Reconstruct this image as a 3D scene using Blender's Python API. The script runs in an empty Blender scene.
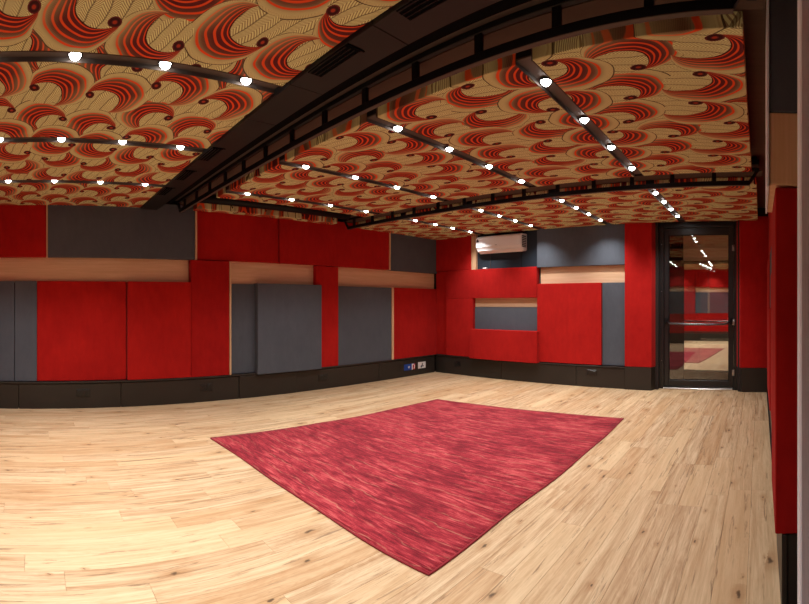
import bpy, bmesh, math, random
from mathutils import Vector, Matrix

random.seed(11)
scene = bpy.context.scene
COL = scene.collection

# ------------------------------------------------------------------ camera (stitched cylindrical panorama, as the photograph)
CAM_H = 1.35
cam_data = bpy.data.cameras.new('camera')
cam = bpy.data.objects.new('camera', cam_data)
COL.objects.link(cam)
cam.location = (0.0, 0.0, CAM_H)
cam.rotation_euler = (math.pi / 2, 0.0, 0.7695)          # heading 44 degrees to the left of +Y
cam_data.type = 'PANO'
cam_data.panorama_type = 'CENTRAL_CYLINDRICAL'
cam_data.central_cylindrical_range_u_min = -0.87554
cam_data.central_cylindrical_range_u_max = 0.87554
cam_data.central_cylindrical_range_v_min = -0.64935
cam_data.central_cylindrical_range_v_max = 0.65801
cam_data.central_cylindrical_radius = 1.0
cam_data.clip_start = 0.01
cam_data.clip_end = 100
scene.camera = cam

# ------------------------------------------------------------------ world and exposure (an interior lit only by its lamps)
world = bpy.data.worlds.new('world')
scene.world = world
world.use_nodes = True
world.node_tree.nodes['Background'].inputs[0].default_value = (0.5, 0.5, 0.55, 1)
world.node_tree.nodes['Background'].inputs[1].default_value = 0.02
SPOT_W = 48.0
SPOT_COLOUR = (1.0, 0.985, 0.955)
vs = scene.view_settings
vs.view_transform = 'Standard'
vs.look = 'None'
vs.exposure = 0.0
vs.gamma = 1.0
vs.use_curve_mapping = False

# ------------------------------------------------------------------ helpers
def link(o, parent=None):
    COL.objects.link(o)
    if parent is not None:
        o.parent = parent
    return o

def tag(o, label=None, cat=None, group=None, kind=None):
    if label: o['label'] = label
    if cat: o['category'] = cat
    if group: o['group'] = group
    if kind: o['kind'] = kind
    return o

def empty(name, loc=(0, 0, 0), rz=0.0, parent=None):
    o = bpy.data.objects.new(name, None)
    o.empty_display_size = 0.1
    o.location = loc
    o.rotation_euler = (0, 0, rz)
    return link(o, parent)

class MB:
    """collects shapes into one mesh"""
    def __init__(self):
        self.bm = bmesh.new()
    def box(self, a, b, bevel=0.0, seg=1):
        x0, x1 = sorted((a[0], b[0])); y0, y1 = sorted((a[1], b[1])); z0, z1 = sorted((a[2], b[2]))
        vs_ = [self.bm.verts.new(p) for p in ((x0, y0, z0), (x1, y0, z0), (x1, y1, z0), (x0, y1, z0), (x0, y0, z1), (x1, y0, z1), (x1, y1, z1), (x0, y1, z1))]
        fs = [self.bm.faces.new([vs_[i] for i in f]) for f in ((0, 3, 2, 1), (4, 5, 6, 7), (0, 1, 5, 4), (1, 2, 6, 5), (2, 3, 7, 6), (3, 0, 4, 7))]
        if bevel > 0:
            ed = list({e for f in fs for e in f.edges})
            bmesh.ops.bevel(self.bm, geom=ed, offset=bevel, segments=seg, affect='EDGES', profile=0.5)
        return self
    def prism(self, pts, z0, z1):
        """vertical prism on a counter-clockwise plan outline"""
        lo = [self.bm.verts.new((x, y, z0)) for x, y in pts]
        hi = [self.bm.verts.new((x, y, z1)) for x, y in pts]
        n = len(pts)
        self.bm.faces.new(lo[::-1]); self.bm.faces.new(hi)
        for i in range(n):
            self.bm.faces.new((lo[i], lo[(i + 1) % n], hi[(i + 1) % n], hi[i]))
        return self
    def bar(self, p, q, w, d):
        """rectangular bar from p to q"""
        p, q = Vector(p), Vector(q)
        ax = (q - p).normalized()
        up = Vector((0, 0, 1)) if abs(ax.z) < 0.95 else Vector((1, 0, 0))
        s = ax.cross(up).normalized(); u = s.cross(ax).normalized()
        ring = lambda c: [self.bm.verts.new(c + s * (i * w / 2) + u * (j * d / 2)) for i, j in ((-1, -1), (1, -1), (1, 1), (-1, 1))]
        A, B = ring(p), ring(q)
        self.bm.faces.new(A[::-1]); self.bm.faces.new(B)
        for i in range(4):
            self.bm.faces.new((A[i], A[(i + 1) % 4], B[(i + 1) % 4], B[i]))
        bmesh.ops.recalc_face_normals(self.bm, faces=self.bm.faces[:])
        return self
    def tube(self, pts, r, n=12):
        pts = [Vector(p) for p in pts]
        rings = []
        for i, p in enumerate(pts):
            d = (pts[min(i + 1, len(pts) - 1)] - pts[max(i - 1, 0)]).normalized()
            up = Vector((0, 0, 1)) if abs(d.z) < 0.9 else Vector((1, 0, 0))
            s = d.cross(up).normalized(); u = s.cross(d).normalized()
            rings.append([self.bm.verts.new(p + (s * math.cos(2 * math.pi * k / n) + u * math.sin(2 * math.pi * k / n)) * r) for k in range(n)])
        for A, B in zip(rings, rings[1:]):
            for k in range(n):
                self.bm.faces.new((A[k], A[(k + 1) % n], B[(k + 1) % n], B[k]))
        self.bm.faces.new(rings[0][::-1]); self.bm.faces.new(rings[-1])
        bmesh.ops.recalc_face_normals(self.bm, faces=self.bm.faces[:])
        return self
    def lathe(self, prof, n=24, c=(0, 0, 0)):
        """profile of (radius, z) revolved about the vertical through c"""
        rings = []
        for r, z in prof:
            if r <= 1e-6:
                rings.append([self.bm.verts.new((c[0], c[1], c[2] + z))])
            else:
                rings.append([self.bm.verts.new((c[0] + r * math.cos(2 * math.pi * k / n), c[1] + r * math.sin(2 * math.pi * k / n), c[2] + z)) for k in range(n)])
        for A, B in zip(rings, rings[1:]):
            for k in range(n):
                a = [A[k % len(A)], A[(k + 1) % len(A)], B[(k + 1) % len(B)], B[k % len(B)]]
                f = list(dict.fromkeys(a))
                if len(f) > 2:
                    self.bm.faces.new(f)
        bmesh.ops.recalc_face_normals(self.bm, faces=self.bm.faces[:])
        return self
    def poly(self, pts):
        self.bm.faces.new([self.bm.verts.new(p) for p in pts])
        return self
    def mesh(self, name, smooth=False):
        me = bpy.data.meshes.new(name)
        self.bm.normal_update()
        self.bm.to_mesh(me); self.bm.free()
        if smooth:
            for p in me.polygons: p.use_smooth = True
        return me
    def build(self, name, m, parent=None, smooth=False, loc=None):
        me = self.mesh(name, smooth)
        me.materials.append(m)
        o = bpy.data.objects.new(name, me)
        if loc is not None: o.location = loc
        return link(o, parent)

# ------------------------------------------------------------------ node expressions
class V:
    """a scalar socket (or number) with arithmetic that lays out Math nodes"""
    nt = None
    def __init__(self, s): self.s = s
    @staticmethod
    def m(op, *args, clamp=False):
        n = V.nt.nodes.new('ShaderNodeMath'); n.operation = op; n.use_clamp = clamp
        for i, a in enumerate(args):
            a = a.s if isinstance(a, V) else a
            if isinstance(a, (int, float)): n.inputs[i].default_value = a
            else: V.nt.links.new(a, n.inputs[i])
        return V(n.outputs[0])
    def __add__(s, o): return V.m('ADD', s, o)
    __radd__ = __add__
    def __sub__(s, o): return V.m('SUBTRACT', s, o)
    def __rsub__(s, o): return V.m('SUBTRACT', o, s)
    def __mul__(s, o): return V.m('MULTIPLY', s, o)
    __rmul__ = __mul__
    def __truediv__(s, o): return V.m('DIVIDE', s, o)
    def __rtruediv__(s, o): return V.m('DIVIDE', o, s)
    def __neg__(s): return V.m('MULTIPLY', s, -1.0)
    def gt(s, o): return V.m('GREATER_THAN', s, o)
    def lt(s, o): return V.m('LESS_THAN', s, o)
    def max(s, o): return V.m('MAXIMUM', s, o)
    def min(s, o): return V.m('MINIMUM', s, o)
    def floor(s): return V.m('FLOOR', s)
    def frac(s): return V.m('FRACT', s)
    def abs(s): return V.m('ABSOLUTE', s)
    def sqrt(s): return V.m('SQRT', s)
    def clamp(s): return V.m('ADD', s, 0.0, clamp=True)
    def step(s, a, b):
        n = V.nt.nodes.new('ShaderNodeMapRange'); n.interpolation_type = 'SMOOTHSTEP'
        V.nt.links.new(s.s, n.inputs[0]); n.inputs[1].default_value = a; n.inputs[2].default_value = b
        n.inputs[3].default_value = 0.0; n.inputs[4].default_value = 1.0
        return V(n.outputs[0])

def mix(nt, fac, a, b, mode='MIX'):
    n = nt.nodes.new('ShaderNodeMix'); n.data_type = 'RGBA'; n.blend_type = mode
    for sock, v in ((n.inputs[0], fac), (n.inputs[6], a), (n.inputs[7], b)):
        v = v.s if isinstance(v, V) else v
        if isinstance(v, (int, float)): sock.default_value = v
        elif isinstance(v, tuple): sock.default_value = (*v, 1.0) if len(v) == 3 else v
        else: nt.links.new(v, sock)
    return n.outputs[2]

def new_mat(name, colour=(0.5, 0.5, 0.5), rough=0.6, metal=0.0, spec=0.5):
    m = bpy.data.materials.new(name); m.use_nodes = True
    b = m.node_tree.nodes['Principled BSDF']
    b.inputs['Base Color'].default_value = (*colour, 1); b.inputs['Roughness'].default_value = rough
    b.inputs['Metallic'].default_value = metal; b.inputs['Specular IOR Level'].default_value = spec
    return m, m.node_tree, b

def noise(nt, vec, scale, detail=3.0, rough=0.55, dist=0.0):
    n = nt.nodes.new('ShaderNodeTexNoise')
    n.inputs['Scale'].default_value = scale; n.inputs['Detail'].default_value = detail
    n.inputs['Roughness'].default_value = rough; n.inputs['Distortion'].default_value = dist
    if vec is not None: nt.links.new(vec, n.inputs['Vector'])
    return n.outputs['Fac']

def ramp(nt, fac, stops):
    n = nt.nodes.new('ShaderNodeValToRGB')
    e = n.color_ramp.elements
    while len(e) < len(stops): e.new(0.5)
    for el, (p, c) in zip(e, stops):
        el.position = p; el.color = (*c, 1)
    nt.links.new(fac.s if isinstance(fac, V) else fac, n.inputs[0])
    return n.outputs[0]

def mapping(nt, vec, scale=(1, 1, 1), loc=None, rot=(0, 0, 0)):
    n = nt.nodes.new('ShaderNodeMapping')
    nt.links.new(vec, n.inputs['Vector'])
    n.inputs['Scale'].default_value = scale
    n.inputs['Rotation'].default_value = rot
    if loc is not None:
        nt.links.new(loc, n.inputs['Location'])
    return n.outputs[0]

def bump(nt, b, height, strength=0.2, dist=0.002):
    n = nt.nodes.new('ShaderNodeBump'); n.inputs['Strength'].default_value = strength; n.inputs['Distance'].default_value = dist
    nt.links.new(height.s if isinstance(height, V) else height, n.inputs['Height'])
    nt.links.new(n.outputs[0], b.inputs['Normal'])

def position(nt): return nt.nodes.new('ShaderNodeNewGeometry').outputs['Position']
def objcoord(nt): return nt.nodes.new('ShaderNodeTexCoord').outputs['Object']
def objrandom(nt): return nt.nodes.new('ShaderNodeObjectInfo').outputs['Random']

# ------------------------------------------------------------------ materials
def fabric(name, c, dark, wear=0.5, sheen=0.25):
    m, nt, b = new_mat(name, c, 0.95, spec=0.1)
    P = position(nt)
    big = noise(nt, P, 1.7, 4, 0.65)
    mid = noise(nt, mapping(nt, P, (14, 14, 5)), 1.0, 4, 0.7)
    fine = noise(nt, P, 420, 2, 0.6)
    V.nt = nt
    f = V(big) * 0.55 + V(mid) * 0.45 + (V(fine) - 0.5) * 0.25
    rnd = V(objrandom(nt))
    f = (f - 0.5) * wear * 2.2 + 0.5 + (rnd - 0.5) * 0.35
    nt.links.new(mix(nt, f.clamp(), dark, c), b.inputs['Base Color'])
    b.inputs['Sheen Weight'].default_value = sheen; b.inputs['Sheen Roughness'].default_value = 0.5
    bump(nt, b, fine, 0.35, 0.0015)
    return m
M_RED = fabric('red_felt', (0.50, 0.0155, 0.012), (0.29, 0.006, 0.0065), 0.9, 0.03)
M_GREY = fabric('charcoal_felt', (0.112, 0.128, 0.155), (0.072, 0.082, 0.102), 0.7, 0.04)

def wood(name, light, dark, axis, rough=0.55, grain=1.0):
    """timber with its grain along the given axis of the place"""
    m, nt, b = new_mat(name, light, rough, spec=0.35)
    P = position(nt)
    rnd = objrandom(nt)
    V.nt = nt
    cx = nt.nodes.new('ShaderNodeCombineXYZ')
    for i, k in enumerate((37.0, 53.0, 71.0)):
        nt.links.new((V(rnd) * k).s, cx.inputs[i])
    sc = [22.0, 22.0, 22.0]; sc['xyz'.index(axis)] = 1.1
    G = mapping(nt, P, tuple(sc), cx.outputs[0])
    g1 = noise(nt, G, 1.0, 5, 0.62, 0.6)
    sc2 = [140.0, 140.0, 140.0]; sc2['xyz'.index(axis)] = 3.0
    g2 = noise(nt, mapping(nt, P, tuple(sc2), cx.outputs[0]), 1.0, 3, 0.6)
    f = (V(g1) - 0.5) * 1.9 * grain + (V(g2) - 0.5) * 0.8 * grain + 0.5
    nt.links.new(mix(nt, f.clamp(), dark, light), b.inputs['Base Color'])
    bump(nt, b, g2, 0.08, 0.001)
    return m
M_OAK_Y = wood('oak_band_y', (0.76, 0.53, 0.35), (0.60, 0.38, 0.22), 'y')
M_OAK_X = wood('oak_band_x', (0.76, 0.53, 0.35), (0.60, 0.38, 0.22), 'x')
M_OAK_Z = wood('oak_trim_z', (0.76, 0.52, 0.32), (0.62, 0.39, 0.21), 'z')
M_WALNUT = wood('walnut_soffit_x', (0.125, 0.070, 0.045), (0.085, 0.047, 0.03), 'x')  # dark brown timber, the ceiling's own colour

def plank_material():
    m, nt, b = new_mat('oak_floor', (0.6, 0.4, 0.22), 0.42, spec=0.4)
    P = position(nt); rnd = objrandom(nt)
    V.nt = nt
    cx = nt.nodes.new('ShaderNodeCombineXYZ')
    for i, k in enumerate((91.0, 47.0, 13.0)):
        nt.links.new((V(rnd) * k).s, cx.inputs[i])
    # cathedral figure: distorted bands that run along the plank
    w1 = noise(nt, mapping(nt, P, (9.0, 0.9, 1.0), cx.outputs[0]), 1.0, 4, 0.6, 1.2)
    w2 = noise(nt, mapping(nt, P, (95.0, 3.2, 1.0), cx.outputs[0]), 1.0, 4, 0.65, 0.3)
    w3 = noise(nt, mapping(nt, P, (26.0, 1.3, 1.0), cx.outputs[0]), 1.0, 4, 0.6, 0.8)
    rings = ((V(w1) * 13.0).frac() - 0.5).abs() * 2.0
    t = (V(w3) - 0.5) * 2.3 + (V(w2) - 0.5) * 1.1 + (rings - 0.5) * 0.22 + 0.60
    r2 = (V(rnd) * 17.31).frac(); r3 = (V(rnd) * 53.7).frac()
    base = mix(nt, t.clamp(), (0.34, 0.180, 0.077), (0.665, 0.49, 0.305))
    base = mix(nt, (r2 - 0.50).max(0.0) * 0.8, base, (0.46, 0.25, 0.105))
    base = mix(nt, (r3 - 0.5).max(0.0) * 0.9, base, (0.72, 0.52, 0.30))
    # knots and dark streaks
    vor = nt.nodes.new('ShaderNodeTexVoronoi'); vor.voronoi_dimensions = '2D'; vor.inputs['Scale'].default_value = 1.0
    wob = nt.nodes.new('ShaderNodeVectorMath'); wob.operation = 'ADD'
    nt.links.new(mapping(nt, P, (4.6, 2.0, 1.0), cx.outputs[0]), wob.inputs[0])
    nz = nt.nodes.new('ShaderNodeTexNoise'); nz.inputs['Scale'].default_value = 22.0; nt.links.new(P, nz.inputs['Vector'])
    sc_ = nt.nodes.new('ShaderNodeVectorMath'); sc_.operation = 'SCALE'; sc_.inputs['Scale'].default_value = 0.15
    nt.links.new(nz.outputs['Color'], sc_.inputs[0]); nt.links.new(sc_.outputs[0], wob.inputs[1])
    nt.links.new(wob.outputs[0], vor.inputs['Vector'])
    vs3 = nt.nodes.new('ShaderNodeSeparateColor'); nt.links.new(vor.outputs['Color'], vs3.inputs[0])
    size = V(vs3.outputs[1]) * V(vs3.outputs[1]) * 0.075 + 0.015
    keep = V(vs3.outputs[0]).gt(0.35)
    kd = V(vor.outputs['Distance']) / size
    knot = (1.0 - kd.step(0.3, 1.1)) * keep
    halo = (1.0 - kd.step(0.8, 4.5)) * keep
    base = mix(nt, halo * 0.5, base, (0.36, 0.18, 0.07))
    base = mix(nt, knot * 0.85, base, (0.055, 0.028, 0.014))
    crack = V(noise(nt, mapping(nt, P, (30.0, 1.6, 1.0), cx.outputs[0]), 1.0, 5, 0.7, 1.0)).step(0.57, 0.66)
    base = mix(nt, crack * 0.7, base, (0.16, 0.08, 0.035))
    nt.links.new(base, b.inputs['Base Color'])
    nt.links.new(((V(w2) - 0.5) * 0.25 + 0.44).s, b.inputs['Roughness'])
    bump(nt, b, w2, 0.10, 0.001)
    return m
M_PLANK = plank_material()

def ceiling_print():
    """printed fabric: rows of curling feather waves, alternate rows mirrored, on straw-coloured herringbone"""
    m, nt, b = new_mat('wave_print_fabric', (0.5, 0.4, 0.2), 0.9, spec=0.15)
    V.nt = nt
    sep = nt.nodes.new('ShaderNodeSeparateXYZ'); nt.links.new(objcoord(nt), sep.inputs[0])
    wv = nt.nodes.new('ShaderNodeTexNoise'); wv.inputs['Scale'].default_value = 5.0; wv.inputs['Detail'].default_value = 1.0
    nt.links.new(objcoord(nt), wv.inputs['Vector'])
    ws = nt.nodes.new('ShaderNodeSeparateColor'); nt.links.new(wv.outputs['Color'], ws.inputs[0])
    s = -V(sep.outputs[0]) + (V(ws.outputs[0]) - 0.5) * 0.05
    q = V(sep.outputs[1]) + (V(ws.outputs[1]) - 0.5) * 0.05
    TAN, TAN2 = (0.76, 0.80, 0.43), (0.64, 0.63, 0.33)
    INK, MAROON, RED, BROWN = (0.035, 0.012, 0.012), (0.13, 0.020, 0.024), (0.80, 0.095, 0.025), (0.27, 0.165, 0.095)
    # ground: veined herringbone
    zig = (((q + s * 0.25) / 0.075).frac() - 0.5).abs()
    hb = ((s + zig * 0.075 * 1.5) / 0.018).frac().lt(0.40)
    vein = zig.lt(0.045)
    col = mix(nt, hb * 0.75, TAN, (0.20, 0.125, 0.06))
    col = mix(nt, vein * 0.6, col, INK)
    STEP, PER = 0.35, 0.86
    ground = col
    weave = ((q + s) / 0.013).frac().lt(0.45)
    straw = mix(nt, hb * 0.3, TAN2, BROWN)
    def motif(col, a, b_):
        # arcs from the curl to the tip of the tail: t = 0 along the disc, 1 along the back of the wave
        b_ = b_ * 0.70
        num = (a * a + b_ * b_) * 0.5 - (a * 0.086 + b_ * 0.080)
        den = a * 0.094 - b_ * 0.078
        t = num.max(0.0) / den.max(0.0002)
        ok = den.gt(0.0003)
        mask = num.gt(0.0) * t.lt(1.0) * ok
        fringe = t.gt(0.98) * t.lt(1.12) * ok
        disc = num.lt(0.0) * ((a - 0.085) * (a - 0.085) + (b_ - 0.055) * (b_ - 0.055)).lt(0.011)
        tail = (b_ * 0.8 + a * 0.6).step(0.12, 0.24)
        ph = V.m('POWER', t, 0.9) * 5.3 + 0.03
        line = 1.0 - ((ph.frac() - 0.5).abs() + t * 0.05).step(0.15, 0.23)
        body = mix(nt, t.step(0.35, 1.0), MAROON, BROWN)
        body = mix(nt, weave * 0.30, body, INK)
        body = mix(nt, t.step(0.70, 1.0) * 0.9, body, TAN2)
        body = mix(nt, line * (1.0 - t.step(0.86, 1.0)), body, RED)
        body = mix(nt, tail * t * 0.35, body, TAN2)
        body = mix(nt, t.lt(0.06) * 0.9, body, (0.06, 0.010, 0.012))
        col = mix(nt, disc, col, ground)
        col = mix(nt, fringe, col, straw)
        col = mix(nt, (t - 1.11).abs().lt(0.015) * ok * 0.85, col, INK)
        col = mix(nt, mask, col, body)
        rr = ((a - 0.024) * (a - 0.024) + (b_ - 0.010) * (b_ - 0.010)).sqrt()
        col = mix(nt, rr.lt(0.031), col, MAROON)
        col = mix(nt, (rr - 0.019).abs().lt(0.0055) * 0.9, col, INK)
        col = mix(nt, rr.lt(0.009), col, (0.40, 0.05, 0.02))
        return col
    def row(col, q0, s0, offs, sign):
        # two neighbours along the row; index picks the stepped offset
        qq = (q - q0) / STEP
        for back in (1, 0):
            if sign > 0:   # tip at +q, body to -q
                j = (-(0.09 - qq).floor()) + float(back)      # ceil
                a = (j - qq) * STEP
            else:
                j = (qq + 0.09).floor() - float(back)
                a = (qq - j) * STEP
            mod = j - (j / 3.0).floor() * 3.0
            off = mod.gt(0.5) * offs[0] + mod.gt(1.5) * (offs[1] - offs[0])
            w = (s - (off + s0)) / PER + 0.55
            b_ = -((w - w.floor()) * PER - 0.55 * PER)
            col = motif(col, a, b_)
        return col
    col = row(col, -0.25, 0.30, (0.12, 0.26), -1)
    col = row(col, 0.0, 0.80, (0.07, 0.19), +1)
    nt.links.new(col, b.inputs['Base Color'])
    return m
M_PRINT = ceiling_print()

def plain(name, c, rough=0.5, metal=0.0, spec=0.5, vary=0.15, scale=6.0):
    m, nt, b = new_mat(name, c, rough, metal, spec)
    n = noise(nt, position(nt), scale, 4, 0.6)
    dark = tuple(x * (1 - vary) for x in c); lite = tuple(min(1, x * (1 + vary)) for x in c)
    nt.links.new(mix(nt, n, dark, lite), b.inputs['Base Color'])
    return m
M_SKIRT = plain('black_brown_laminate', (0.026, 0.021, 0.017), 0.38, spec=0.4, vary=0.2, scale=3)
M_BLACK = plain('black_metal', (0.007, 0.007, 0.008), 0.5, spec=0.2)
M_MATTBLACK = plain('matt_black', (0.003, 0.003, 0.0035), 0.95, spec=0.05)
M_BLACKDOOR = plain('black_door_frame', (0.012, 0.0125, 0.0135), 0.35, spec=0.5)
M_DUCT = plain('dark_brown_duct', (0.013, 0.0115, 0.0115), 0.5, spec=0.25, scale=4)
M_VOID = plain('dark_plaster', (0.045, 0.027, 0.019), 0.9, spec=0.1)
M_SOFFIT = plain('brown_board', (0.078, 0.053, 0.040), 0.8, spec=0.2)
M_NICHE = plain('blue_black_board', (0.018, 0.028, 0.042), 0.7, spec=0.3)
M_CHANNEL = plain('bronze_channel', (0.085, 0.065, 0.055), 0.55, metal=0.2, spec=0.4)
M_ALU = plain('brushed_aluminium', (0.62, 0.60, 0.57), 0.3, metal=0.9, vary=0.05)
M_STEEL = plain('satin_steel', (0.42, 0.42, 0.43), 0.28, metal=1.0, vary=0.05)
M_DARKSTEEL = plain('dark_steel', (0.12, 0.12, 0.125), 0.25, metal=1.0, vary=0.05)
M_WHITE = plain('white_plastic', (0.86, 0.87, 0.89), 0.22, spec=0.5, vary=0.02)
M_DARKPLASTIC = plain('dark_grey_plastic', (0.05, 0.05, 0.055), 0.5)
M_SOCKET = plain('black_socket_plastic', (0.008, 0.008, 0.008), 0.3)
M_BLUE = plain('blue_print', (0.012, 0.06, 0.32), 0.4, vary=0.1)
M_PRINTWHITE = plain('white_print', (0.80, 0.80, 0.80), 0.4, vary=0.03)
M_PRINTRED = plain('red_print', (0.45, 0.03, 0.035), 0.4)
M_PRINTDARK = plain('navy_print', (0.02, 0.045, 0.075), 0.4)
M_WALLDARK = plain('dark_wall_board', (0.03, 0.02, 0.018), 0.9)

def pale_wood():
    m, nt, b = new_mat('pale_grey_limed_wood', (0.4, 0.37, 0.37), 0.6, spec=0.3)
    P = position(nt)
    g = noise(nt, mapping(nt, P, (60, 60, 1.6)), 1.0, 5, 0.65, 0.8)
    nt.links.new(ramp(nt, g, [(0.25, (0.62, 0.68, 0.80)), (0.75, (0.78, 0.86, 0.97))]), b.inputs['Base Color'])
    return m
M_PALE = pale_wood()

def rug_material():
    m, nt, b = new_mat('crimson_rug', (0.35, 0.02, 0.04), 0.85, spec=0.15)
    P = objcoord(nt)
    V.nt = nt
    st = noise(nt, mapping(nt, P, (3.4, 24.0, 1.0)), 1.0, 6, 0.68, 1.3)
    st2 = noise(nt, mapping(nt, P, (7.0, 95.0, 1.0)), 1.0, 5, 0.72, 0.6)
    patch = noise(nt, mapping(nt, P, (1.6, 2.6, 1.0)), 1.0, 6, 0.68, 0.8)
    fine = noise(nt, P, 260, 2, 0.6)
    f = (V(st) - 0.5) * 1.7 + (V(st2) - 0.5) * 1.5 + (V(patch) - 0.5) * 1.1 + (V(fine) - 0.5) * 0.6 + 0.52
    col = ramp(nt, f.clamp(), [(0.0, (0.075, 0.004, 0.008)), (0.33, (0.165, 0.008, 0.016)), (0.60, (0.32, 0.021, 0.033)), (1.0, (0.58, 0.105, 0.105))])
    # thin wavy ochre weft lines
    sep = nt.nodes.new('ShaderNodeSeparateXYZ'); nt.links.new(P, sep.inputs[0])
    wob = noise(nt, mapping(nt, P, (2.2, 0.8, 1.0)), 1.0, 3, 0.55)
    ln = ((V(sep.outputs[1]) + (V(wob) - 0.5) * 0.22) / 0.135).frac()
    thin = (1.0 - (ln - 0.5).abs().step(0.02, 0.06)) * V(patch).step(0.40, 0.55) * V(st2).step(0.40, 0.55)
    col = mix(nt, thin * 0.6, col, (0.42, 0.20, 0.13))
    nt.links.new(col, b.inputs['Base Color'])
    b.inputs['Sheen Weight'].default_value = 0.25; b.inputs['Sheen Roughness'].default_value = 0.4
    b.inputs['Sheen Tint'].default_value = (1.0, 0.55, 0.6, 1)
    bump(nt, b, V(fine) * 0.5 + V(st2) * 0.5, 0.5, 0.004)
    return m
M_RUG = rug_material()
M_RUGEDGE = plain('dark_red_binding', (0.24, 0.012, 0.020), 0.9)

def glass_material(name, refl):
    m = bpy.data.materials.new(name); m.use_nodes = True
    nt = m.node_tree; nt.nodes.clear()
    out = nt.nodes.new('ShaderNodeOutputMaterial'); mx = nt.nodes.new('ShaderNodeMixShader')
    tr = nt.nodes.new('ShaderNodeBsdfTransparent'); tr.inputs[0].default_value = (0.94, 0.95, 0.94, 1)
    gl = nt.nodes.new('ShaderNodeBsdfGlossy'); gl.inputs['Roughness'].default_value = 0.008
    gl.inputs[0].default_value = (0.92, 0.93, 0.92, 1)
    mx.inputs[0].default_value = refl
    nt.links.new(tr.outputs[0], mx.inputs[1]); nt.links.new(gl.outputs[0], mx.inputs[2]); nt.links.new(mx.outputs[0], out.inputs[0])
    return m
M_GLASS = glass_material('clear_glass', 0.09)
M_GLASS2 = glass_material('coated_glass', 0.92)

def lamp_glow():
    m = bpy.data.materials.new('lit_lens'); m.use_nodes = True
    nt = m.node_tree; nt.nodes.clear()
    out = nt.nodes.new('ShaderNodeOutputMaterial'); e = nt.nodes.new('ShaderNodeEmission')
    e.inputs[0].default_value = (1.0, 0.97, 0.92, 1); e.inputs[1].default_value = 25.0
    nt.links.new(e.outputs[0], out.inputs[0])
    return m
M_LENS = lamp_glow()

# ================================================================== STRUCTURE
Z_CLOUD = 2.62            # underside of the printed panels
T_CLOUD = 0.078
Z_SOFFIT = 2.83           # dark ceiling above them
XL, YB, XR, YF = -6.06, 7.12, 0.17, -1.15

# ------------------------------------------------------------------ floor with its boards
floor = MB().box((XL, YF - 0.05, -0.12), (XR + 0.35, 8.35, -0.016)).build('floor', M_WALLDARK)
tag(floor, 'oak plank floor of honey boards with dark knots', None, None, 'structure')
plank_meshes = {}
def plank(x0, x1, y0, y1):
    key = (round(x1 - x0, 3), round(y1 - y0, 3))
    if key not in plank_meshes:
        w, l = key
        me = MB().box((0.0004, 0.0004, -0.016), (w - 0.0004, l - 0.0004, 0.0), bevel=0.0009).mesh('plank')
        me.materials.append(M_PLANK); plank_meshes[key] = me
    o = bpy.data.objects.new('plank', plank_meshes[key])
    o.location = (x0, y0, 0)
    link(o, floor)
PW = 0.162
LENS = (0.8, 1.1, 1.4, 1.7, 2.0)
x = 0.10
while x > -6.0:
    x0 = max(x - PW, -6.02)
    y = YF - random.choice((0.0, 0.3, 0.6, 0.9, 1.2, 0.15, 0.75))
    while y < 7.2:
        l = random.choice(LENS)
        a, c = max(y, YF), min(y + l, 7.22)
        if c - a > 0.08: plank(x0, x, a, c)
        y += l
    x -= PW
edge = MB().box((0.101, 0.3, -0.016), (0.118, 1.998, 0.004)).build('trim_1', M_STEEL)
tag(edge, 'thin grey metal strip along the floor edge by the right wall', None, None, 'structure')

# ------------------------------------------------------------------ dark ceiling
ceiling = MB().box((XL - 0.1, YF - 0.1, Z_SOFFIT), (XR + 0.35, 8.35, Z_SOFFIT + 0.1)).build('ceiling', M_WALNUT)
tag(ceiling, 'dark brown ceiling carrying wave-printed fabric panels', None, None, 'structure')

TRACK_X = (-1.19, -2.37, -3.57, -4.78)
CH = 0.05                 # half width of a light channel
BAYS = ((YF + 0.02, 1.383), (2.12, 4.44), (4.90, 7.02))
# strips of printed fabric between the light channels, each second strip turned half round
def ceiling_panel(x0, x1, y0, y1, ox, oy, turned, name='ceiling_panel'):
    """x0 > x1 right and left edge; (ox, oy) where the print starts"""
    o_loc = Vector((ox, oy, Z_CLOUD))
    sg = -1 if turned else 1
    mb = MB().box(((x0 - ox) * sg, (y0 - oy) * sg, 0), ((x1 - ox) * sg, (y1 - oy) * sg, T_CLOUD), bevel=0.004)
    o = mb.build(name, M_PRINT, ceiling)
    o.location = o_loc
    o.rotation_euler = (0, 0, math.pi if turned else 0)
    return o
for bi, (y0, y1) in enumerate(BAYS):
    right = -0.080 if bi < 2 else -0.035
    xs = [right] + [t for t in TRACK_X]
    left_end = -5.10 if bi == 1 else -5.93
    ph = (0.03, 2.86 - 1.05, 5.32)[bi]
    for k in range(5):
        a = xs[0] if k == 0 else TRACK_X[k - 1] - CH
        c = TRACK_X[k] + CH if k < 4 else left_end
        turned = k in (0, 2, 4)
        if turned:
            ox = (TRACK_X[k] if k < 4 else -5.97)
            oy = {0: 2.86, 1: 2.86, 2: 5.9}[bi] if k == 0 else ({0: 0.67 + 1.05 - 0.35, 1: 3.2, 2: 5.6}[bi] + (0.2 if k == 4 else 0))
        else:
            ox = TRACK_X[k - 1] - (0.0 if k == 1 else 0.18)
            oy = {0: (0.03 if k == 1 else 0.32), 1: (2.05 if k == 1 else 2.35), 2: (5.1 if k == 1 else 5.3)}[bi]
        ceiling_panel(a, c, y0, y1, ox, oy, turned)
# boards closing the gaps beyond the trusses
for y0, y1 in ((1.925, 2.118), (4.69, 4.898)):
    o = MB().box((-5.95, y0, CAM_H + 1.350), (0.02, y1, CAM_H + 1.362)).build('soffit_board', M_SOFFIT, ceiling)
    o['label'] = 'brown soffit board'
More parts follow.
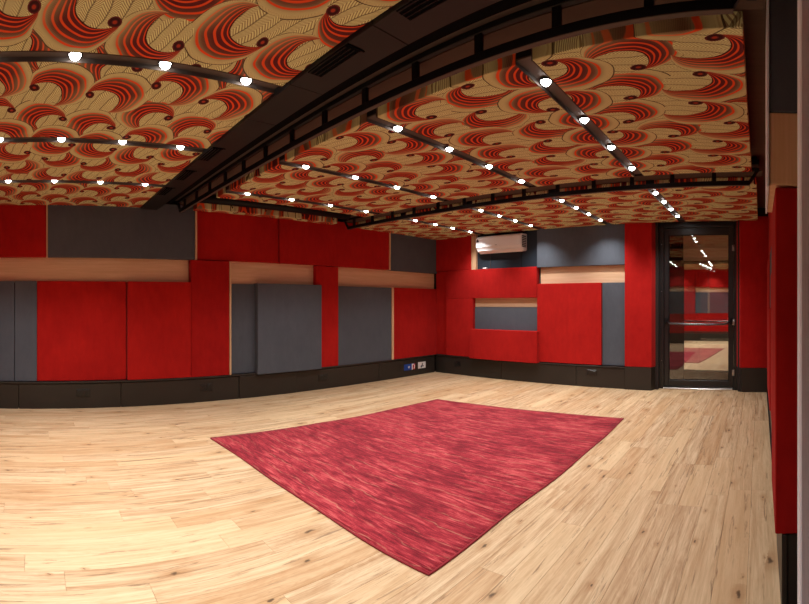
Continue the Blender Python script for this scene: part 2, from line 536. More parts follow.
# edge strip along the left wall in the middle bay
ceiling_panel(-5.76, -5.93, 2.12, 4.44, -5.97, 3.4, True)

# ------------------------------------------------------------------ walls
def wall(name, a, b, label, m=M_WALLDARK):
    o = MB().box(a, b).build(name, m)
    return tag(o, label, None, None, 'structure')

wall_left = wall('wall_left', (XL - 0.1, YF - 0.1, -0.1), (XL, 8.3, Z_SOFFIT), 'left wall of red and charcoal acoustic panels over a black skirting')
def lpanel(y0, y1, z0, z1, proud, m, name='acoustic_panel', label=None, bev=0.006):
    o = MB().box((XL, y0, z0), (proud, y1, z1), bevel=bev, seg=2).build(name, m, wall_left)
    if label: o['label'] = label
    return o
G = 0.003
ZS, ZW0, ZW1, ZC = 0.352, 1.648, 1.955, 2.69
# upper row
UP = -5.935
lpanel(-1.14, 0.157 - G, ZW1, ZC, UP, M_RED, label='red felt panel')
lpanel(0.157, 0.172, ZW1, ZC, UP + 0.012, M_OAK_Z, 'trim_strip', 'thin oak strip', 0.001)
lpanel(0.172 + G, 2.155 - G, ZW1, ZC, UP, M_GREY, label='charcoal felt panel')
lpanel(2.155, 2.178, ZW1, ZC, UP + 0.015, M_OAK_Z, 'trim_strip', 'thin oak strip', 0.001)
lpanel(2.178 + G, 3.48 - G, ZW1 + 0.005, ZC, UP - 0.025, M_RED, label='red felt panel')
lpanel(3.48 + G, 5.726 - G, ZW1 + 0.005, ZC, UP + 0.01, M_RED, label='red felt panel')
lpanel(5.726, 5.752, ZW1, ZC, UP + 0.02, M_OAK_Z, 'trim_strip', 'thin oak strip', 0.001)
lpanel(5.752 + G, 7.06, ZW1, ZC, UP, M_GREY, label='charcoal felt panel')
# oak band, set back
WB = XL + 0.035
lpanel(-1.14, 2.09, ZW0 - 0.02, ZW1 + 0.03, WB, M_OAK_Y, 'wood_panel', 'horizontal oak band')
lpanel(2.69, 4.16, ZW0 - 0.02, ZW1 + 0.03, WB, M_OAK_Y, 'wood_panel', 'horizontal oak band')
lpanel(4.59, 7.08, ZW0 - 0.02, ZW1 + 0.03, WB, M_OAK_Y, 'wood_panel', 'horizontal oak band')
# lower row
LO = -5.955
lpanel(-1.14, -0.255 - G, ZS, ZW0, LO - 0.01, M_GREY, label='charcoal felt panel')
lpanel(-0.255 + G, 0.035 - G, ZS, ZW0, LO - 0.01, M_GREY, label='charcoal felt panel')
lpanel(0.035, 1.205, ZS, ZW0, LO - 0.022, M_RED, label='red felt panel')
lpanel(1.215, 2.094, ZS, ZW0, LO + 0.020, M_RED, label='red felt panel')
lpanel(2.094 + G, 2.665, ZS, ZW1 - 0.004, LO + 0.024, M_RED, label='tall red felt panel')
lpanel(2.668, 2.694, ZS, ZW1 - 0.008, LO + 0.028, M_OAK_Z, 'trim_strip', 'thin oak strip', 0.001)
lpanel(2.694 + G, 3.15, ZS, ZW0 - 0.01, LO - 0.035, M_GREY, label='charcoal felt panel')
lpanel(3.095, 4.225, 0.332, ZW0, LO + 0.065, M_GREY, label='thick charcoal felt panel')
lpanel(4.155, 4.599 - G, ZS - 0.006, ZW1 - 0.006, LO + 0.012, M_RED, label='narrow tall red felt panel')
lpanel(4.599 + G, 5.811, ZS - 0.01, ZW0 - 0.005, LO + 0.002, M_GREY, label='charcoal felt panel')
lpanel(5.813, 5.862, ZS - 0.01, ZW0 - 0.002, LO + 0.010, M_OAK_Z, 'trim_strip', 'thin oak strip', 0.001)
lpanel(5.864, 7.08, ZS - 0.01, ZW0, LO + 0.006, M_RED, label='red felt panel')

baseboard_left = wall('baseboard_left', (XL, YF, 0.0), (XL + 0.04, 7.0, 0.33), 'tall black-brown skirting boards along the left wall', M_SKIRT)
ys = (-1.13, -0.2, 1.129, 2.821, 3.780, 5.494, 7.0)
for i in range(len(ys) - 1):
    p = -5.944 + (0.010 if 2.8 < (ys[i] + ys[i + 1]) / 2 < 3.9 else 0.0)
    MB().box((XL + 0.03, ys[i] + 0.003, 0.001), (p, ys[i + 1] - 0.003, 0.318), bevel=0.002).build('skirting_board', M_SKIRT, baseboard_left)
MB().box((XL + 0.03, -1.13, 0.326), (-5.934, 7.0, 0.347), bevel=0.002).build('skirting_cap', M_SKIRT, baseboard_left)

# back wall with an opening for the door
wb = MB()
wb.box((XL - 0.1, YB, -0.1), (-1.60, YB + 0.12, Z_SOFFIT))
wb.box((-0.345, YB, -0.1), (XR + 0.35, YB + 0.12, Z_SOFFIT))
wb.box((-1.60, YB, 2.66), (-0.345, YB + 0.12, Z_SOFFIT))
wall_back = wb.build('wall_back', M_WALLDARK)
tag(wall_back, 'back wall of red, charcoal and oak panels around a glass door', None, None, 'structure')
def bpanel(x0, x1, z0, z1, y, m, name='acoustic_panel', label=None, bev=0.006, y1=YB):
    o = MB().box((x0, y, z0), (x1, y1, z1), bevel=bev, seg=2).build(name, m, wall_back)
    if label: o['label'] = label
    return o
BP = 7.013
bpanel(-5.93, -5.08, 1.995, ZC, BP + 0.01, M_RED, label='red felt panel')
bpanel(-5.078, -4.978, 1.99, ZC, BP + 0.03, M_OAK_Z, 'trim_strip', 'upright oak strip', 0.001)
bpanel(-4.975, -3.68, 1.96, ZC, BP + 0.085, M_NICHE, 'niche_board', 'blue-black board behind the air conditioner', 0.001)
bpanel(-3.675, -2.113, 1.975, ZC, BP - 0.005, M_GREY, label='charcoal felt panel')
bpanel(-3.64, -2.113, 1.68, 2.0, BP + 0.07, M_OAK_X, 'wood_panel', 'horizontal oak band')
bpanel(-5.958, -5.672, ZS, 1.99, BP + 0.05, M_RED, label='dark red felt strip in the corner')
bpanel(-5.667, -5.024, ZS + 0.004, 1.455, BP - 0.005, M_RED, label='red felt panel')
bpanel(-5.667, -3.68, 1.458, 1.992, BP - 0.007, M_RED, label='wide red felt panel')
bpanel(-5.02, -3.68, 1.20, 1.47, BP + 0.075, M_OAK_X, 'wood_panel', 'oak strip in the recess')
bpanel(-5.02, -3.68, 0.86, 1.295, BP + 0.060, M_GREY, label='small charcoal felt panel in the recess')
bpanel(-5.03, -3.63, ZS - 0.006, 0.885, BP - 0.10, M_RED, label='thick low red felt panel')
bpanel(-3.675, -2.512, ZS + 0.012, 1.695, BP, M_RED, label='square red felt panel')
bpanel(-2.505, -2.113, ZS + 0.010, 1.695, BP + 0.035, M_GREY, label='narrow charcoal felt panel')
# red column beside the door, its door-side edge splayed
o = MB().prism([(-2.110, YB), (-2.110, BP - 0.012), (-1.676, BP - 0.012), (-1.605, YB + 0.115), (-1.605, YB + 0.119), (-2.10, YB + 0.119)], ZS + 0.012, ZC).build('acoustic_panel', M_RED, wall_back)
o['label'] = 'tall red felt column'
o = MB().prism([(-0.365, YB + 0.115), (-0.30, BP + 0.06), (0.125, BP + 0.06), (0.125, YB + 0.02), (-0.345, YB + 0.119)], 0.372, ZC).build('acoustic_panel', M_RED, wall_back)
o['label'] = 'tall red felt panel right of the door'

baseboard_back = wall('baseboard_back', (XL + 0.13, YB - 0.06, 0.0), (-1.66, YB + 0.0, 0.33), 'tall black-brown skirting boards along the back wall', M_SKIRT)
for a, c in ((-5.93, -4.40), (-4.40, -2.95), (-2.95, -2.11)):
    MB().box((a + 0.003, BP, 0.001), (c - 0.003, YB - 0.05, 0.325), bevel=0.002).build('skirting_board', M_SKIRT, baseboard_back)
MB().box((-5.93, BP - 0.012, 0.331), (-2.11, YB - 0.05, 0.350), bevel=0.002).build('skirting_cap', M_SKIRT, baseboard_back)
MB().prism([(-2.107, YB - 0.02), (-2.107, BP - 0.02), (-1.68, BP - 0.02), (-1.607, YB + 0.115), (-2.0, YB + 0.117)], 0.001, 0.36).build('skirting_board', M_SKIRT, baseboard_back)
MB().prism([(-0.362, YB + 0.115), (-0.285, BP + 0.05), (0.120, BP + 0.05), (0.120, YB + 0.0), (-0.345, YB + 0.118)], 0.001, 0.368).build('skirting_board', M_SKIRT, baseboard_back)

# right wall: runs close beside the viewpoint, its panels seen edge-on
wall_right = wall('wall_right', (XR, YF - 0.1, -0.1), (XR + 0.1, 8.3, Z_SOFFIT), 'right wall of red felt and oak, seen almost edge-on')
def rpanel(y0, y1, z0, z1, x, m, name='acoustic_panel', label=None, bev=0.006):
    o = MB().box((x, y0, z0), (XR, y1, z1), bevel=bev, seg=2).build(name, m, wall_right)
    if label: o['label'] = label
    return o
rpanel(2.00, 2.62, 0.352, 1.855, 0.066, M_RED, label='red felt panel')
rpanel(2.66, 4.30, 0.352, 1.62, 0.098, M_RED, label='red felt panel')
rpanel(4.31, 5.60, 0.352, 1.30, 0.088, M_RED, label='red felt panel')
rpanel(5.61, 6.95, 0.352, 1.95, 0.105, M_RED, label='red felt panel')
rpanel(4.31, 5.60, 1.305, 1.95, 0.118, M_GREY, label='charcoal felt panel')
rpanel(2.00, 2.60, 1.865, 2.180, 0.040, M_OAK_Z, 'wood_panel', 'oak band end')
rpanel(2.64, 4.30, 1.630, 1.95, 0.110, M_OAK_Y, 'wood_panel', 'oak band')
rpanel(2.00, 2.60, 2.183, 2.80, 0.040, M_GREY, label='charcoal felt panel')
o = MB().box((0.0305, 1.992, 1.858), (0.0395, 2.60, 2.80), 0.001).build('trim_strip', M_PALE, wall_right)
o['label'] = 'thin pale strip'
rpanel(2.64, 6.95, 1.96, 2.80, 0.125, M_RED, label='dark red felt panel')
baseboard_right = wall('baseboard_right', (0.119, 2.01, 0.001), (XR, 6.98, 0.345), 'black skirting along the right wall', M_SKIRT)
o = MB().box((0.094, 2.0, 0.001), (0.118, 2.62, 0.348), 0.002).build('skirting_board', M_SKIRT, baseboard_right)
# pale upright beside the viewpoint
pier = MB().box((0.0695, 0.80, 0.0), (XR, 0.86, Z_SOFFIT - 0.001), bevel=0.003).build('trim_2', M_PALE)
tag(pier, 'pale grey limed wood upright at the right edge', None, None, 'structure')

# front wall behind the viewpoint (seen mirrored in the door)
wall_front = wall('wall_front', (XL - 0.1, YF - 0.1, -0.1), (XR + 0.1, YF, Z_SOFFIT), 'front wall of red and charcoal panels mirrored in the glass door')
def fpanel(x0, x1, z0, z1, t, m, name='acoustic_panel', label=None):
    o = MB().box((x0, YF, z0), (x1, YF + t, z1), bevel=0.005).build(name, m, wall_front)
    if label: o['label'] = label
    return o
fpanel(-5.9, -3.02, ZS, ZC, 0.07, M_RED, label='red felt panel')
fpanel(-3.01, -1.35, 1.95, ZC, 0.07, M_RED, label='red felt panel')
fpanel(-3.01, -1.35, 1.78, 1.945, 0.03, M_OAK_X, 'wood_panel', 'oak band')
fpanel(-3.01, -1.35, 1.02, 1.775, 0.07, M_GREY, label='charcoal felt panel')
fpanel(-1.345, -1.27, 1.02, 1.945, 0.05, M_OAK_Z, 'trim_strip', 'oak strip')
fpanel(-3.01, -1.27, ZS, 1.015, 0.07, M_RED, label='red felt panel')
fpanel(-1.265, 0.1, ZS, ZC, 0.07, M_RED, label='red felt panel')
baseboard_front = wall('baseboard_front', (-5.9, YF, 0.001), (0.1, YF + 0.08, 0.345), 'black skirting along the front wall', M_SKIRT)

# ------------------------------------------------------------------ door and the lobby behind its glass
door = empty('door_1', (-0.975, YB + 0.13, 0), 0.026)
tag(door, 'black framed glass door with a steel push bar', None, None, 'structure')
def dpart(name, mb, m, parent=door, smooth=False):
    o = mb.build(name, m, parent, smooth)
    return o
DY = 0.0
def DB(a, b, bevel=0.0): return MB().box(a, b, bevel)
fx0, fx1, fz = -0.625, 0.625, 2.655
for a, c in ((fx0, fx0 + 0.075), (fx1 - 0.062, fx1)):
    dpart('door_frame', DB((a, -0.02, 0.0), (c, 0.10, fz), 0.004), M_BLACKDOOR)
dpart('door_frame', DB((fx0 + 0.075, -0.02, 2.56), (fx1 - 0.062, 0.10, fz), 0.004), M_BLACKDOOR)
leaf = dpart('door_leaf', DB((-0.547, 0.0, 0.042), (-0.475, 0.055, 2.555), 0.004), M_BLACKDOOR)
dpart('stile', DB((0.485, 0.0, 0.042), (0.560, 0.055, 2.555), 0.004), M_BLACKDOOR, leaf)
dpart('rail', DB((-0.475, 0.0, 2.448), (0.485, 0.055, 2.555), 0.004), M_BLACKDOOR, leaf)
dpart('rail', DB((-0.475, 0.0, 0.042), (0.485, 0.055, 0.140), 0.004), M_BLACKDOOR, leaf)
dpart('glass_pane', DB((-0.475, 0.020, 0.140), (0.485, 0.028, 2.448)), M_GLASS, leaf)
for z0, z1 in ((0.140, 0.150), (2.438, 2.448)):
    dpart('glazing_bead', DB((-0.475, 0.006, z0), (0.485, 0.02, z1)), M_BLACK, leaf)
for x0, x1 in ((-0.475, -0.465), (0.475, 0.485)):
    dpart('glazing_bead', DB((x0, 0.006, 0.150), (x1, 0.02, 2.438)), M_BLACK, leaf)
pb = dpart('push_bar', MB().tube([(-0.505, -0.02, 1.085), (-0.495, -0.055, 1.060), (-0.44, -0.075, 1.035), (-0.2, -0.080, 1.030), (0.2, -0.080, 1.030), (0.42, -0.075, 1.035), (0.50, -0.055, 1.058), (0.515, -0.02, 1.075)], 0.016, 12), M_DARKSTEEL, door, True)
for xx in (-0.51, 0.52):
    dpart('bar_bracket', DB((xx - 0.024, -0.030, 1.03), (xx + 0.024, -0.001, 1.13), 0.006), M_BLACK, pb)
for z in (0.27, 1.065, 2.23):
    h = dpart('hinge', MB().tube([(0.566, -0.028, z - 0.05), (0.566, -0.028, z + 0.05)], 0.011, 10), M_STEEL, door, True)
    dpart('hinge_plate', DB((0.535, -0.024, z - 0.045), (0.562, -0.0205, z + 0.045)), M_STEEL, h)
for z in (0.45, 1.55, 2.3):
    dpart('screw', MB().tube([(-0.585, -0.024, z), (-0.585, -0.018, z)], 0.006, 8), M_STEEL)
dpart('threshold', MB().box((-0.56, -0.055, 0.001), (0.545, 0.09, 0.022), 0.006), M_ALU)

LY = 7.78
lob = MB()
lob.box((-1.80, LY, 0.0), (-1.30, LY + 0.05, 2.75))
lob.box((-1.85, YB + 0.24, 0.0), (-1.80, LY + 0.05, 2.75))
lob.box((-0.22, YB + 0.24, 0.0), (-0.17, LY + 0.05, 2.75))
lob.box((-0.42, LY, 0.0), (-0.22, LY + 0.05, 2.75))
lob.box((-1.30, LY + 0.04, 0.0), (-0.42, LY + 0.05, 2.09))
lob = lob.build('wall_lobby', M_VOID)
tag(lob, 'dark brown lobby walls behind the glass door', None, None, 'structure')
o = MB().box((-1.30, LY - 0.02, 2.09), (-0.42, LY + 0.05, 2.75)).build('trim_3', M_OAK_X)
tag(o, 'oak header panel behind the glass door', None, None, 'structure')
o = MB().box((-1.80, YB + 0.24, 2.72), (-0.22, LY - 0.02, 2.78)).build('ceiling_lobby', M_OAK_X)
tag(o, 'oak lobby ceiling behind the glass door', None, None, 'structure')
door2 = empty('door_2', (-0.86, LY, 0))
tag(door2, 'second glass door across the lobby, seen through the first', None, None, 'structure')
door2.rotation_euler = (0, 0, -0.036)
MB().box((-0.432, 0.0, 0.02), (0.432, 0.03, 0.195), 0.003).build('bottom_rail', M_VOID, door2)
MB().box((-0.432, 0.008, 0.196), (0.432, 0.016, 2.07)).build('glass_pane', M_GLASS2, door2)

# ================================================================== THINGS
# ------------------------------------------------------------------ rug
def rug():
    t = empty('rug', (-2.883, 3.43, 0.0))
    tag(t, 'large crimson streaked rug lying on the oak floor', 'rug')
    hw, hl = 1.347, 1.695
    nx, ny = 44, 54
    bm = bmesh.new(); grid = []
    rnd = random.Random(4)
    ph = [rnd.uniform(0, 6.28) for _ in range(8)]
    def edge_wob(s, k): return 0.010 * math.sin(s * 2.3 + ph[k]) + 0.006 * math.sin(s * 5.1 + ph[k + 4])
    for j in range(ny + 1):
        rowv = []
        for i in range(nx + 1):
            u, v = -1 + 2 * i / nx, -1 + 2 * j / ny
            x = u * hw; y = v * hl
            x += abs(u) * edge_wob(y, 0 if u < 0 else 1) * (1 if u > 0 else 1)
            y += abs(v) * edge_wob(x, 2 if v < 0 else 3)
            # measured corners: the far edge runs slightly askew
            if v > 0: y += v * (-0.03 + 0.10 * u)
            x += (0.05 * -u if u < 0 else -0.026 * u) * v
            z = 0.011 + 0.0012 * math.sin(x * 6 + ph[5]) * math.sin(y * 4 + ph[6])
            rowv.append(bm.verts.new((x, y, z)))
        grid.append(rowv)
    for j in range(ny):
        for i in range(nx):
            bm.faces.new((grid[j][i], grid[j][i + 1], grid[j + 1][i + 1], grid[j + 1][i]))
    loop = [grid[0][i] for i in range(nx + 1)] + [grid[j][nx] for j in range(1, ny + 1)] + [grid[ny][i] for i in range(nx - 1, -1, -1)] + [grid[j][0] for j in range(ny - 1, 0, -1)]
    low = [bm.verts.new((v.co.x, v.co.y, 0.001)) for v in loop]
    n = len(loop)
    for i in range(n):
        bm.faces.new((low[i], low[(i + 1) % n], loop[(i + 1) % n], loop[i]))
    path = [(v.co.x, v.co.y, 0.0065) for v in loop]
    me = bpy.data.meshes.new('pile'); bm.normal_update(); bm.to_mesh(me); bm.free()
    for p in me.polygons: p.use_smooth = True
    me.materials.append(M_RUG)
    link(bpy.data.objects.new('pile', me), t)
    o = MB().tube(path + path[:1], 0.0065, 8).build('binding', M_RUGEDGE, t, True)
rug()

# ------------------------------------------------------------------ trusses across the ceiling
def truss(y, x0, x1, dz, label, first_post):
    """x0 left end, x1 right end"""
    t = empty('truss', ((x0 + x1) / 2, y, CAM_H + dz))
    tag(t, label, 'truss', 'black ladder trusses across the ceiling')
    cx = (x0 + x1) / 2
    X0, X1 = x0 - cx, x1 - cx
    MB().box((X0 + 0.10, 0.0, 0.0), (X1 - 0.09, 0.030, 0.045), 0.003).build('bottom_chord', M_BLACK, t)
    MB().box((X0 + 0.10, -0.001, -0.004), (X1 - 0.09, 0.031, -0.0005)).build('bottom_flange', M_CHANNEL, t)
    MB().box((X0, 0.0, 0.139), (X1, 0.030, 0.173), 0.003).build('top_chord', M_BLACK, t)
    MB().box((X0, -0.065, 0.173), (X1, 0.045, 0.185), 0.001).build('flange', M_CHANNEL, t)
    MB().box((X0, -0.072, 0.185), (X1, 0.045, 0.230), 0.002).build('top_rail', M_BLACK, t)
    px = first_post
    while px > x0 + 0.16:
        MB().box((px - cx - 0.021, 0.004, 0.045), (px - cx + 0.021, 0.026, 0.139)).build('post', M_BLACK, t)
        px -= 0.43
    MB().bar((X0 + 0.105, 0.015, 0.02), (X0 + 0.01, 0.015, 0.155), 0.026, 0.03).build('end_brace', M_BLACK, t)
    MB().bar((X1 - 0.10, 0.015, 0.02), (X1 - 0.01, 0.015, 0.155), 0.026, 0.03).build('end_brace', M_BLACK, t)
    MB().box((X0 + 0.02, -0.02, 0.230), (X0 + 0.10, 0.035, 1.478 - dz)).build('hanger', M_BLACK, t)
    MB().box((X1 - 0.10, -0.02, 0.230), (X1 - 0.02, 0.035, 1.478 - dz)).build('hanger', M_BLACK, t)
    return t
truss(1.887, -5.92, -0.02, 1.21, 'black ladder truss beside the air duct, nearest the camera', -0.035)
truss(4.65, -5.88, -0.01, 1.20, 'black ladder truss nearer the back wall and door', -0.465)

# ------------------------------------------------------------------ air duct with its slot vents
def duct():
    t = empty('air_duct', (-2.9, 1.62, 2.60))
    tag(t, 'dark brown air duct with slotted vents beside the nearer truss', 'air duct')
    seams = [-5.93, -4.95, -3.95, -2.80, -2.24, -1.54, -0.63, 0.02]
    N0 = 1.386 - 1.62
    for a, c in zip(seams, seams[1:]):
        MB().box((a + 2.9 + 0.002, N0, 0.0), (c + 2.9 - 0.002, -0.006, 0.228), 0.002).build('duct_section', M_DUCT, t)
    MB().box((-5.93 + 2.9, -0.005, 0.10), (0.02 + 2.9, 0.19, 0.228)).build('rear_housing', M_MATTBLACK, t)
    for cx in (-4.92, -4.25, -3.58, -1.90, -1.23):
        v = MB().box((cx + 2.9 - 0.165, N0 + 0.002, -0.004), (cx + 2.9 + 0.165, N0 + 0.094, -0.0005)).build('vent', M_MATTBLACK, t)
        for k in range(4):
            yy = N0 + 0.006 + k * 0.026
            MB().box((cx + 2.9 - 0.160, yy, -0.010), (cx + 2.9 + 0.160, yy + 0.003, -0.004)).build('vent_blade', M_DUCT, v)
        MB().box((cx + 2.9 + 0.170, N0 + 0.002, -0.006), (cx + 2.9 + 0.178, N0 + 0.11, -0.0005)).build('vent_edge', M_MATTBLACK, v)
    return t
duct()

# ------------------------------------------------------------------ black pipe in the gap by the left wall
def pipe():
    t = empty('pipe', (-5.55, 3.28, 2.712))
    tag(t, 'black pipe hung with hooks in the ceiling gap along the left wall', 'pipe')
    MB().tube([(0, -1.20, 0), (0, 1.20, 0)], 0.062, 18).build('tube', M_BLACK, t, True)
    for yy in (-0.75, -0.25, 0.35, 0.9):
        MB().tube([(0, yy, 0.055), (0, yy, 0.116)], 0.008, 8).build('hanger_rod', M_BLACK, t)
        MB().tube([(0.0, yy, -0.060), (0.0, yy, -0.085), (0.02, yy, -0.10), (0.04, yy, -0.085)], 0.006, 8).build('hook', M_BLACK, t)
pipe()

# ------------------------------------------------------------------ light channels and spotlights
BAY_NAME = ('the bay nearest the camera, before the air duct', 'the middle bay between the trusses', 'the far bay by the back wall')
BAY_SHORT = ('in the nearest bay', 'in the middle bay', 'in the far bay')
ORD = ('first', 'second', 'third', 'fourth', 'fifth', 'sixth')
TRK = ('fourth', 'third', 'second', 'first')      # counted from the left wall
LIGHT_Y = ((1.17, 0.69, 0.21, -0.27, -0.75), (2.38, 2.98, 3.57, 4.18), (5.18, 5.65, 6.10, 6.60))
ch_mesh = {}
def channel(ti, bi):
    y0, y1 = BAYS[bi]
    L = y1 - y0
    t = empty('light_channel', (TRACK_X[ti], (y0 + y1) / 2, Z_CLOUD))
    tag(t, f'bronze recessed light channel {BAY_SHORT[bi]}, {TRK[ti]} from the left wall', 'light channel', 'recessed light channels in the ceiling')
    if bi not in ch_mesh:
        base = MB().box((-CH + 0.004, -L / 2, 0.022), (CH - 0.004, L / 2, 0.030)).mesh('tray'); base.materials.append(M_CHANNEL)
        sides = []
        for sg in (-1, 1):
            me = MB().box((sg * (CH - 0.004), -L / 2, -0.002), (sg * (CH - 0.0005), L / 2, 0.09)).mesh('edge_strip'); me.materials.append(M_CHANNEL); sides.append(me)
        ends = []
        for sg in (-1, 1):
            me = MB().box((-CH + 0.004, sg * (L / 2 - 0.006), 0.031), (CH - 0.004, sg * L / 2, 0.09)).mesh('end_plate'); me.materials.append(M_BLACK); ends.append(me)
        ch_mesh[bi] = [('tray', base)] + [('edge_strip', s) for s in sides] + [('end_plate', e) for e in ends]
    for nm, me in ch_mesh[bi]:
        link(bpy.data.objects.new(nm, me), t)
spot_me = {}
def spotlight(ti, bi, k):
    if not spot_me:
        a = MB().lathe([(0.036, 0.000), (0.040, -0.004), (0.040, -0.010), (0.033, -0.012), (0.031, -0.004), (0.031, 0.000)], 24).mesh('ring', True)
        a.materials.append(M_BLACK); spot_me['ring'] = a
        c = MB().lathe([(0.0, -0.036), (0.012, -0.034), (0.022, -0.027), (0.029, -0.016), (0.0305, -0.008), (0.0305, -0.003), (0.0, -0.003)], 24).mesh('lens', True)
        c.materials.append(M_LENS); spot_me['lens'] = c
        ld = bpy.data.lights.new('spot_beam', 'SPOT'); ld.energy = SPOT_W; ld.color = SPOT_COLOUR
        ld.spot_size = math.radians(106); ld.spot_blend = 1.0; ld.shadow_soft_size = 0.03
        spot_me['light'] = ld
    n = len(LIGHT_Y[bi])
    order = ORD[k] if bi else ORD[k]
    frm = 'counted from the air duct' if bi == 0 else ('counted from the nearer truss' if bi == 1 else 'counted from the farther truss')
    t = empty('spotlight', (TRACK_X[ti], LIGHT_Y[bi][k], Z_CLOUD + 0.0218))
    tag(t, f'{order} lit spotlight {frm}, on {TRK[ti]} channel from left wall', 'spotlight', 'lit spotlights in the ceiling channels')
    for nm in ('ring', 'lens'):
        link(bpy.data.objects.new(nm, spot_me[nm]), t)
    lo = bpy.data.objects.new('spot_beam', spot_me['light'])
    lo.location = (0, 0, -0.045)
    if bi == 2 and k >= 2:                          # the last two rows are turned towards the back wall
        lo.rotation_euler = (math.radians((0, 0, 12, 15)[k]), 0, 0)
    link(lo, t)
for bi in range(3):
    for ti in range(4):
        channel(ti, bi)
        for k in range(len(LIGHT_Y[bi])):
            spotlight(ti, bi, k)

# ------------------------------------------------------------------ air conditioner
def air_conditioner():
    t = empty('air_conditioner', (-4.395, BP + 0.083, 2.28))
    tag(t, 'white split air conditioner mounted in the dark niche of the back wall', 'air conditioner')
    W = 0.475
    # body profile in (depth towards the room, height)
    prof = [(0.0, 0.0), (-0.09, 0.0), (-0.165, 0.035), (-0.205, 0.085), (-0.215, 0.16), (-0.210, 0.255), (-0.19, 0.285), (-0.15, 0.295), (0.0, 0.295)]
    bm = bmesh.new()
    A = [bm.verts.new((-W, y, z)) for y, z in prof]; B = [bm.verts.new((W, y, z)) for y, z in prof]
    bm.faces.new(A); bm.faces.new(B[::-1])
    for i in range(len(prof)):
        j = (i + 1) % len(prof)
        bm.faces.new((A[j], A[i], B[i], B[j]))
    bmesh.ops.recalc_face_normals(bm, faces=bm.faces[:])
    bmesh.ops.bevel(bm, geom=[e for e in bm.edges if abs(e.verts[0].co.x - e.verts[1].co.x) < 1e-6 and e.verts[0].co.y < -0.05], offset=0.012, segments=2, affect='EDGES')
    me = bpy.data.meshes.new('body'); bm.normal_update(); bm.to_mesh(me); bm.free(); me.materials.append(M_WHITE)
    link(bpy.data.objects.new('body', me), t)
    MB().box((-W + 0.012, -0.222, 0.092), (W - 0.012, -0.2085, 0.262), 0.006).build('front_panel', M_WHITE, t)
    lv = MB().bar((-W + 0.03, -0.140, 0.018), (W - 0.03, -0.140, 0.018), 0.085, 0.006)
    for v in lv.bm.verts: v.co = Vector((v.co.x, v.co.y, v.co.z + (-(v.co.y + 0.140)) * 0.55 - 0.006))
    lv.build('louvre', M_WHITE, t)
    sv = MB().box((W - 0.001, -0.180, 0.06), (W + 0.004, -0.03, 0.26)).build('side_grille', M_DARKPLASTIC, t)
    for k in range(6):
        MB().box((W + 0.004, -0.175, 0.075 + k * 0.03), (W + 0.008, -0.035, 0.083 + k * 0.03)).build('grille_bar', M_WHITE, sv)
    # small dark badge, top left, and the maker's mark in the middle
    MB().poly([(-0.450, -0.2235, 0.190), (-0.395, -0.2235, 0.190), (-0.400, -0.2235, 0.218), (-0.422, -0.2235, 0.248), (-0.445, -0.2235, 0.218)]).build('badge', M_DARKPLASTIC, t)
    MB().box((-0.05, -0.2238, 0.115), (-0.005, -0.2225, 0.121)).build('logo_mark', M_DARKPLASTIC, t)
air_conditioner()
# cables and small box below the unit
o = MB().tube([(-4.68, BP + 0.078, 2.275), (-4.68, BP + 0.078, 2.02)], 0.006, 8).build('cable', M_DARKPLASTIC)
tag(o, 'thin dark cable dropping below the air conditioner, left', 'cable')
o = MB().tube([(-4.02, BP + 0.078, 2.275), (-4.02, BP + 0.078, 2.15), (-4.02, BP + 0.078, 2.0)], 0.004, 8).build('cable', M_BLACK)
tag(o, 'thin black cable dropping below the air conditioner, right', 'cable')
o = MB().box((-4.80, BP + 0.0, 1.993), (-4.72, BP + 0.05, 2.018), 0.006).build('junction_box', M_WHITE)
tag(o, 'small white box on the ledge under the air conditioner', 'junction box')

# ------------------------------------------------------------------ sockets and stickers on the skirting
def socket_left(y, z, label):
    t = empty('socket_plate', (-5.944, y, z))
    tag(t, label, 'socket', 'black sockets on the skirting')
    MB().box((0.0005, -0.09, -0.048), (0.008, 0.09, 0.048), 0.003).build('plate', M_SOCKET, t)
    for k in (-1, 1):
        MB().box((0.008, k * 0.043 - 0.030, -0.030), (0.012, k * 0.043 + 0.030, 0.030), 0.003).build('outlet', M_SOCKET, t)
socket_left(0.63, 0.20, 'black double socket on the skirting below the wide red panel')
socket_left(2.32, 0.20, 'black double socket on the skirting under the tall red panel')
socket_left(4.29, 0.185, 'black double socket on the skirting under the narrow red panel')
def socket_back(x, z, w, label):
    t = empty('socket_plate', (x, BP, z))
    tag(t, label, 'socket', 'black sockets on the skirting')
    MB().box((-w, -0.008, -0.042), (w, -0.0005, 0.042), 0.003).build('plate', M_SOCKET, t)
    for k in ((-1, 1) if w > 0.07 else (0,)):
        MB().box((k * 0.043 - 0.030, -0.012, -0.028), (k * 0.043 + 0.030, -0.008, 0.028), 0.003).build('outlet', M_SOCKET, t)
socket_back(-2.67, 0.238, 0.088, 'black double socket on the back skirting near the door')
socket_back(-5.37, 0.205, 0.065, 'black single socket on the back skirting by the corner')

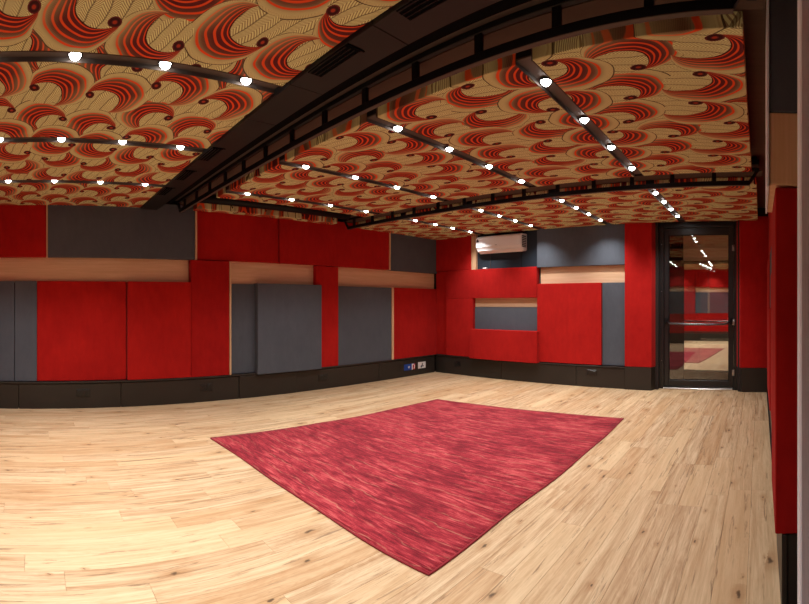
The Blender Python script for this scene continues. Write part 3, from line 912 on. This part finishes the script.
def sticker_blue():
    t = empty('wall_plate', (-5.944, 6.27, 0.172))
    tag(t, 'blue, white and red plate on the black skirting near the corner', 'wall plate')
    MB().box((0.0005, -0.15, -0.056), (0.006, 0.15, 0.056), 0.002).build('plate', M_BLUE, t)
    X = 0.0068
    # white star-like mark on the blue field
    pts = []
    for k in range(10):
        r = 0.030 if k % 2 == 0 else 0.015
        a = math.pi / 2 + k * math.pi / 5
        pts.append((X, -0.020 + r * math.cos(a), 0.0 + r * math.sin(a)))
    MB().poly(pts).build('star_mark', M_PRINTWHITE, t)
    MB().poly([(X, 0.055, -0.054), (X, 0.080, -0.054), (X, 0.080, 0.030), (X, 0.11, 0.030), (X, 0.11, 0.054), (X, 0.055, 0.054)]).build('letter_mark', M_PRINTWHITE, t)
    MB().poly([(X, 0.082, -0.055), (X, 0.149, -0.055), (X, 0.149, 0.052), (X, 0.112, 0.052), (X, 0.112, 0.028), (X, 0.082, 0.028)]).build('red_field', M_PRINTRED, t)
    MB().poly([(X + 0.0005, 0.118, -0.045), (X + 0.0005, 0.140, -0.020), (X + 0.0005, 0.140, 0.035), (X + 0.0005, 0.126, 0.035), (X + 0.0005, 0.126, -0.01), (X + 0.0005, 0.112, -0.02)]).build('pale_mark', M_PRINTWHITE, t)
sticker_blue()
def sticker_white():
    t = empty('wall_plate', (-5.944, 6.612, 0.177))
    tag(t, 'white plate with a dark emblem on the skirting, nearest the corner', 'wall plate')
    MB().box((0.0005, -0.108, -0.062), (0.006, 0.108, 0.062), 0.004).build('plate', M_PRINTWHITE, t)
    X = 0.0068
    MB().poly([(X, -0.035, -0.045), (X, 0.0, -0.045), (X, 0.0, -0.030), (X, 0.045, -0.030), (X, 0.045, -0.005), (X, 0.022, -0.005), (X, 0.022, 0.040), (X, 0.0, 0.040), (X, -0.005, 0.005), (X, -0.035, -0.012)]).build('emblem', M_PRINTDARK, t)
    MB().poly([(X + 0.0006, -0.006, -0.025), (X + 0.0006, 0.012, -0.025), (X + 0.0006, 0.012, -0.010), (X + 0.0006, -0.006, -0.010)]).build('emblem_gap', M_PRINTWHITE, t)
sticker_white()
